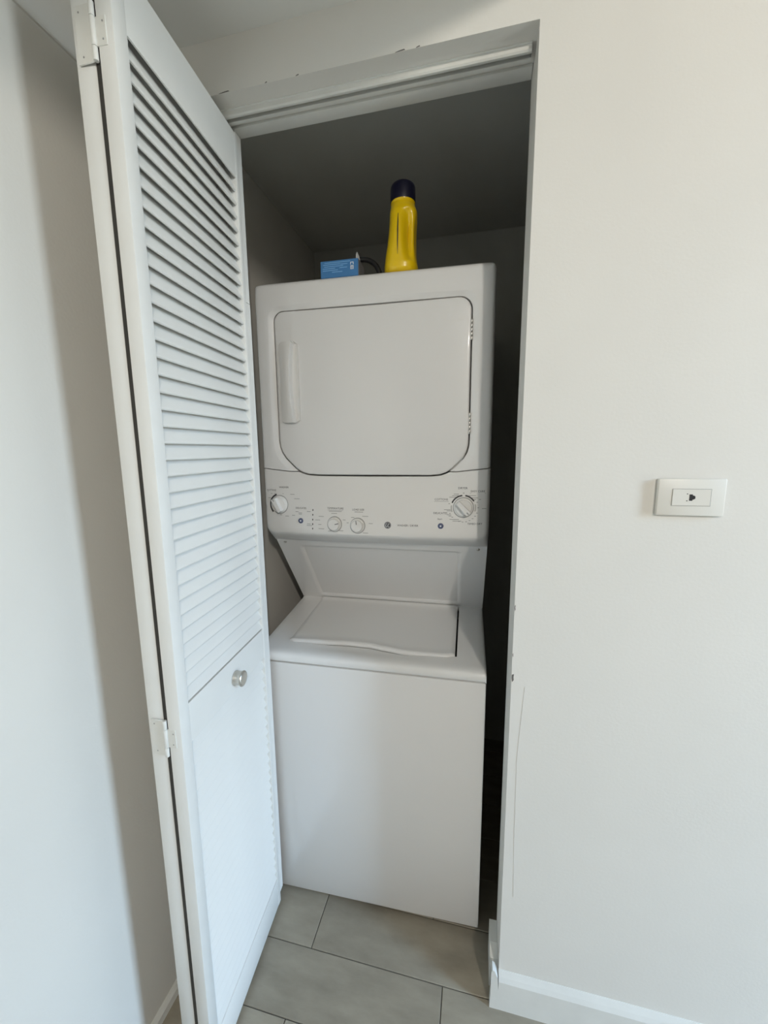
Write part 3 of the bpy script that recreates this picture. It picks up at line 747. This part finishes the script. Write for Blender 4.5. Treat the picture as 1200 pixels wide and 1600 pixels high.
# refine
fine = []
for (s0, s1) in zip(sec, sec[1:]):
    k = 4 if s1[0]-s0[0] > 0.012 else 1
    for i in range(k): fine.append(tuple(x0+(x1-x0)*i/k for x0, x1 in zip(s0, s1)))
fine.append(sec[-1])
Ls = []
NB = 56
for z, hw, hd, cx_ in fine:
    ex = 2.6 if z < 0.16 else 2.6-0.6*min(1, (z-0.16)/0.02)
    lp_ = []
    for k in range(NB):
        t = 2*PI*k/NB; c, s_ = math.cos(t), math.sin(t)
        x = hw*math.copysign(abs(c)**(2/ex), c); y = hd*math.copysign(abs(s_)**(2/ex), s_)
        # grip hollow on the right of the narrow front side
        zz = (z-0.095)/0.068
        if abs(zz) < 1:
            g_ = (1-zz*zz)**0.7; ctr = 0.020+0.010*(-zz)*0.6
            wx = math.exp(-((x-ctr)/0.0125)**2)
            if y < 0: y += 0.024*g_*wx*min(1, -y/0.02)
            if x > 0.02: x -= 0.0055*g_*math.exp(-((y+0.012)/0.03)**2)
        lp_.append((x+cx_, y, z))
    Ls.append(lp_)
loops(bm, Ls, True, True)
body = obj('bottle_body', bm, M_yellow, bot, smooth=60)
bm = bmesh.new()     # narrow dark level strip down the side
tube(bm, [(-0.0095, -0.0548-0.0006, 0.042), (-0.0096, -0.0535-0.0006, 0.075), (-0.0092, -0.0505-0.0008, 0.105), (-0.0088, -0.0473-0.0008, 0.130), (-0.0085, -0.0450-0.0004, 0.147)], [0.0006, 0.0014, 0.0016, 0.0013, 0.0006], 8)
o = obj('level_strip', bm, M_black, bot, smooth=60); o['label'] = 'narrow dark level strip'
bm = bmesh.new(); n = 60
Lc = []
for z, rr, rib in ((0.1925, 0.0325, 0), (0.1925, 0.0338, 0), (0.197, 0.0340, 1), (0.228, 0.0334, 1), (0.234, 0.0318, 0.5), (0.2375, 0.0285, 0), (0.2385, 0.022, 0)):
    Lc.append([((rr+0.0005*rib*(k % 2))*math.cos(2*PI*k/n)+0.001, (rr+0.0005*rib*(k % 2))*math.sin(2*PI*k/n), z) for k in range(n)])
loops(bm, Lc, True, True)
o = obj('cap', bm, M_cap, bot, smooth=50); o['label'] = 'dark navy screw cap'

# small blue carton, open at its right end
bx = thing('carton', 'small open blue carton with white print on top of the dryer', 'box', upos(0.425, 0.118, 1.9247), 0.02)
bm = bmesh.new(); box(bm, -0.0545, 0.0545, 0.0, 0.065, 0, 0.0440, 0.0008, 1)
obj('box_body', bm, M_blue, bx)
bm = bmesh.new(); box(bm, 0.0545, 0.0556, 0.002, 0.064, 0.001, 0.0435); obj('box_end', bm, M_carton, bx)
bm = bmesh.new(); prism(bm, [(0.0515, 0.043), (0.0558, 0.043), (0.0530, 0.056), (0.0475, 0.0680), (0.0435, 0.062), (0.0430, 0.050)], 'y', 0.018, 0.0192)
o = obj('flap', bm, M_flap, bx); o['label'] = 'raised grey cardboard flap'
bm = bmesh.new(); 
def face_bar(bm, x, z, w, h): box(bm, x-w/2, x+w/2, -0.0004, 0.0002, z-h/2, z+h/2)
for x, z, w in ((-0.005, 0.0385, 0.075), (-0.022, 0.0340, 0.050), (-0.016, 0.0290, 0.055), (-0.030, 0.0240, 0.036), (0.012, 0.0240, 0.022), (-0.026, 0.0190, 0.044), (0.014, 0.0330, 0.020), (-0.006, 0.0140, 0.030)): face_bar(bm, x, z, w, 0.0014)
o = obj('printing', bm, M_lightblue, bx); o['kind'] = 'stuff'
bm = bmesh.new()
for x, z, w, h in ((0.0370, 0.0350, 0.0090, 0.0016), (0.0333, 0.0320, 0.0018, 0.0060), (0.0407, 0.0320, 0.0018, 0.0060), (0.0370, 0.0260, 0.0090, 0.0016), (0.0333, 0.0225, 0.0018, 0.0070), (0.0370, 0.0228, 0.0018, 0.0060), (0.0407, 0.0225, 0.0018, 0.0070), (0.0370, 0.0180, 0.0090, 0.0014)): face_bar(bm, x, z, w, h)
o = obj('printing', bm, M_white, bx); o['kind'] = 'stuff'
# dark curved strap behind the carton
bm = bmesh.new()
c0 = upos(0.392, 0.205, 1.9247)
pts = []; rad = []
for i in range(29):
    t = i/28; th_ = PI*(1.02-1.02*t)
    x = 0.060*math.cos(th_); z = 0.0075+0.074*max(0.0, math.sin(th_))**0.8
    pts.append((c0[0]+0.005+x, c0[1]+0.01*math.sin(3*t), c0[2]+z)); rad.append(0.0072)
tube(bm, pts, rad, 10)
o = obj('hose_loop', bm, M_rubber, smooth=60)
o['label'] = 'black bent hose lying behind the blue carton on the dryer'; o['category'] = 'hose'

# ------------------------------------------------------------------ phone jack on the right wall
pj = thing('phone_jack_plate', 'white rectangular phone jack plate on the right wall', 'phone jack', (0.3140, 0, 1.3515))
bm = bmesh.new(); box(bm, -0.0573, 0.0573, -0.0105, -0.0002, -0.0358, 0.0358, 0.0022, 2)
M_plate = mat('ivory_plastic', (0.74, 0.72, 0.66), 0.35, noise=0.01)
pp = obj('cover_plate', bm, M_plate, pj, smooth=40)
bm = bmesh.new(); box(bm, -0.0322, 0.0322, -0.0116, -0.0100, -0.0160, 0.0160, 0.0005, 1); obj('jack_insert', bm, M_plate, pj)
bm = bmesh.new()
for q in ((-0.0331, 0.0331, 0.0161, 0.0167), (-0.0331, 0.0331, -0.0167, -0.0161), (-0.0331, -0.0325, -0.0161, 0.0161), (0.0325, 0.0331, -0.0161, 0.0161)): box(bm, q[0], q[1], -0.0108, -0.0102, q[2], q[3])
obj('seam', bm, M_grey, pj)
bm = bmesh.new(); prism(bm, [(-0.0035, -0.0062), (0.0020, -0.0062), (0.0020, -0.0040), (0.0040, -0.0040), (0.0040, -0.0022), (0.0066, -0.0022), (0.0066, 0.0022), (0.0040, 0.0022), (0.0040, 0.0040), (0.0020, 0.0040), (0.0020, 0.0062), (-0.0035, 0.0062)], 'y', -0.0119, -0.0112)
bmesh.ops.triangulate(bm, faces=[q for q in bm.faces if len(q.verts) > 4])
obj('socket', bm, M_rubber, pj)
for zz in (0.0070, -0.0064):
    bm = bmesh.new(); box(bm, -0.0082, -0.0062, -0.0119, -0.0112, zz-0.0008, zz+0.0008); obj('socket_pin', bm, M_rubber, pj)
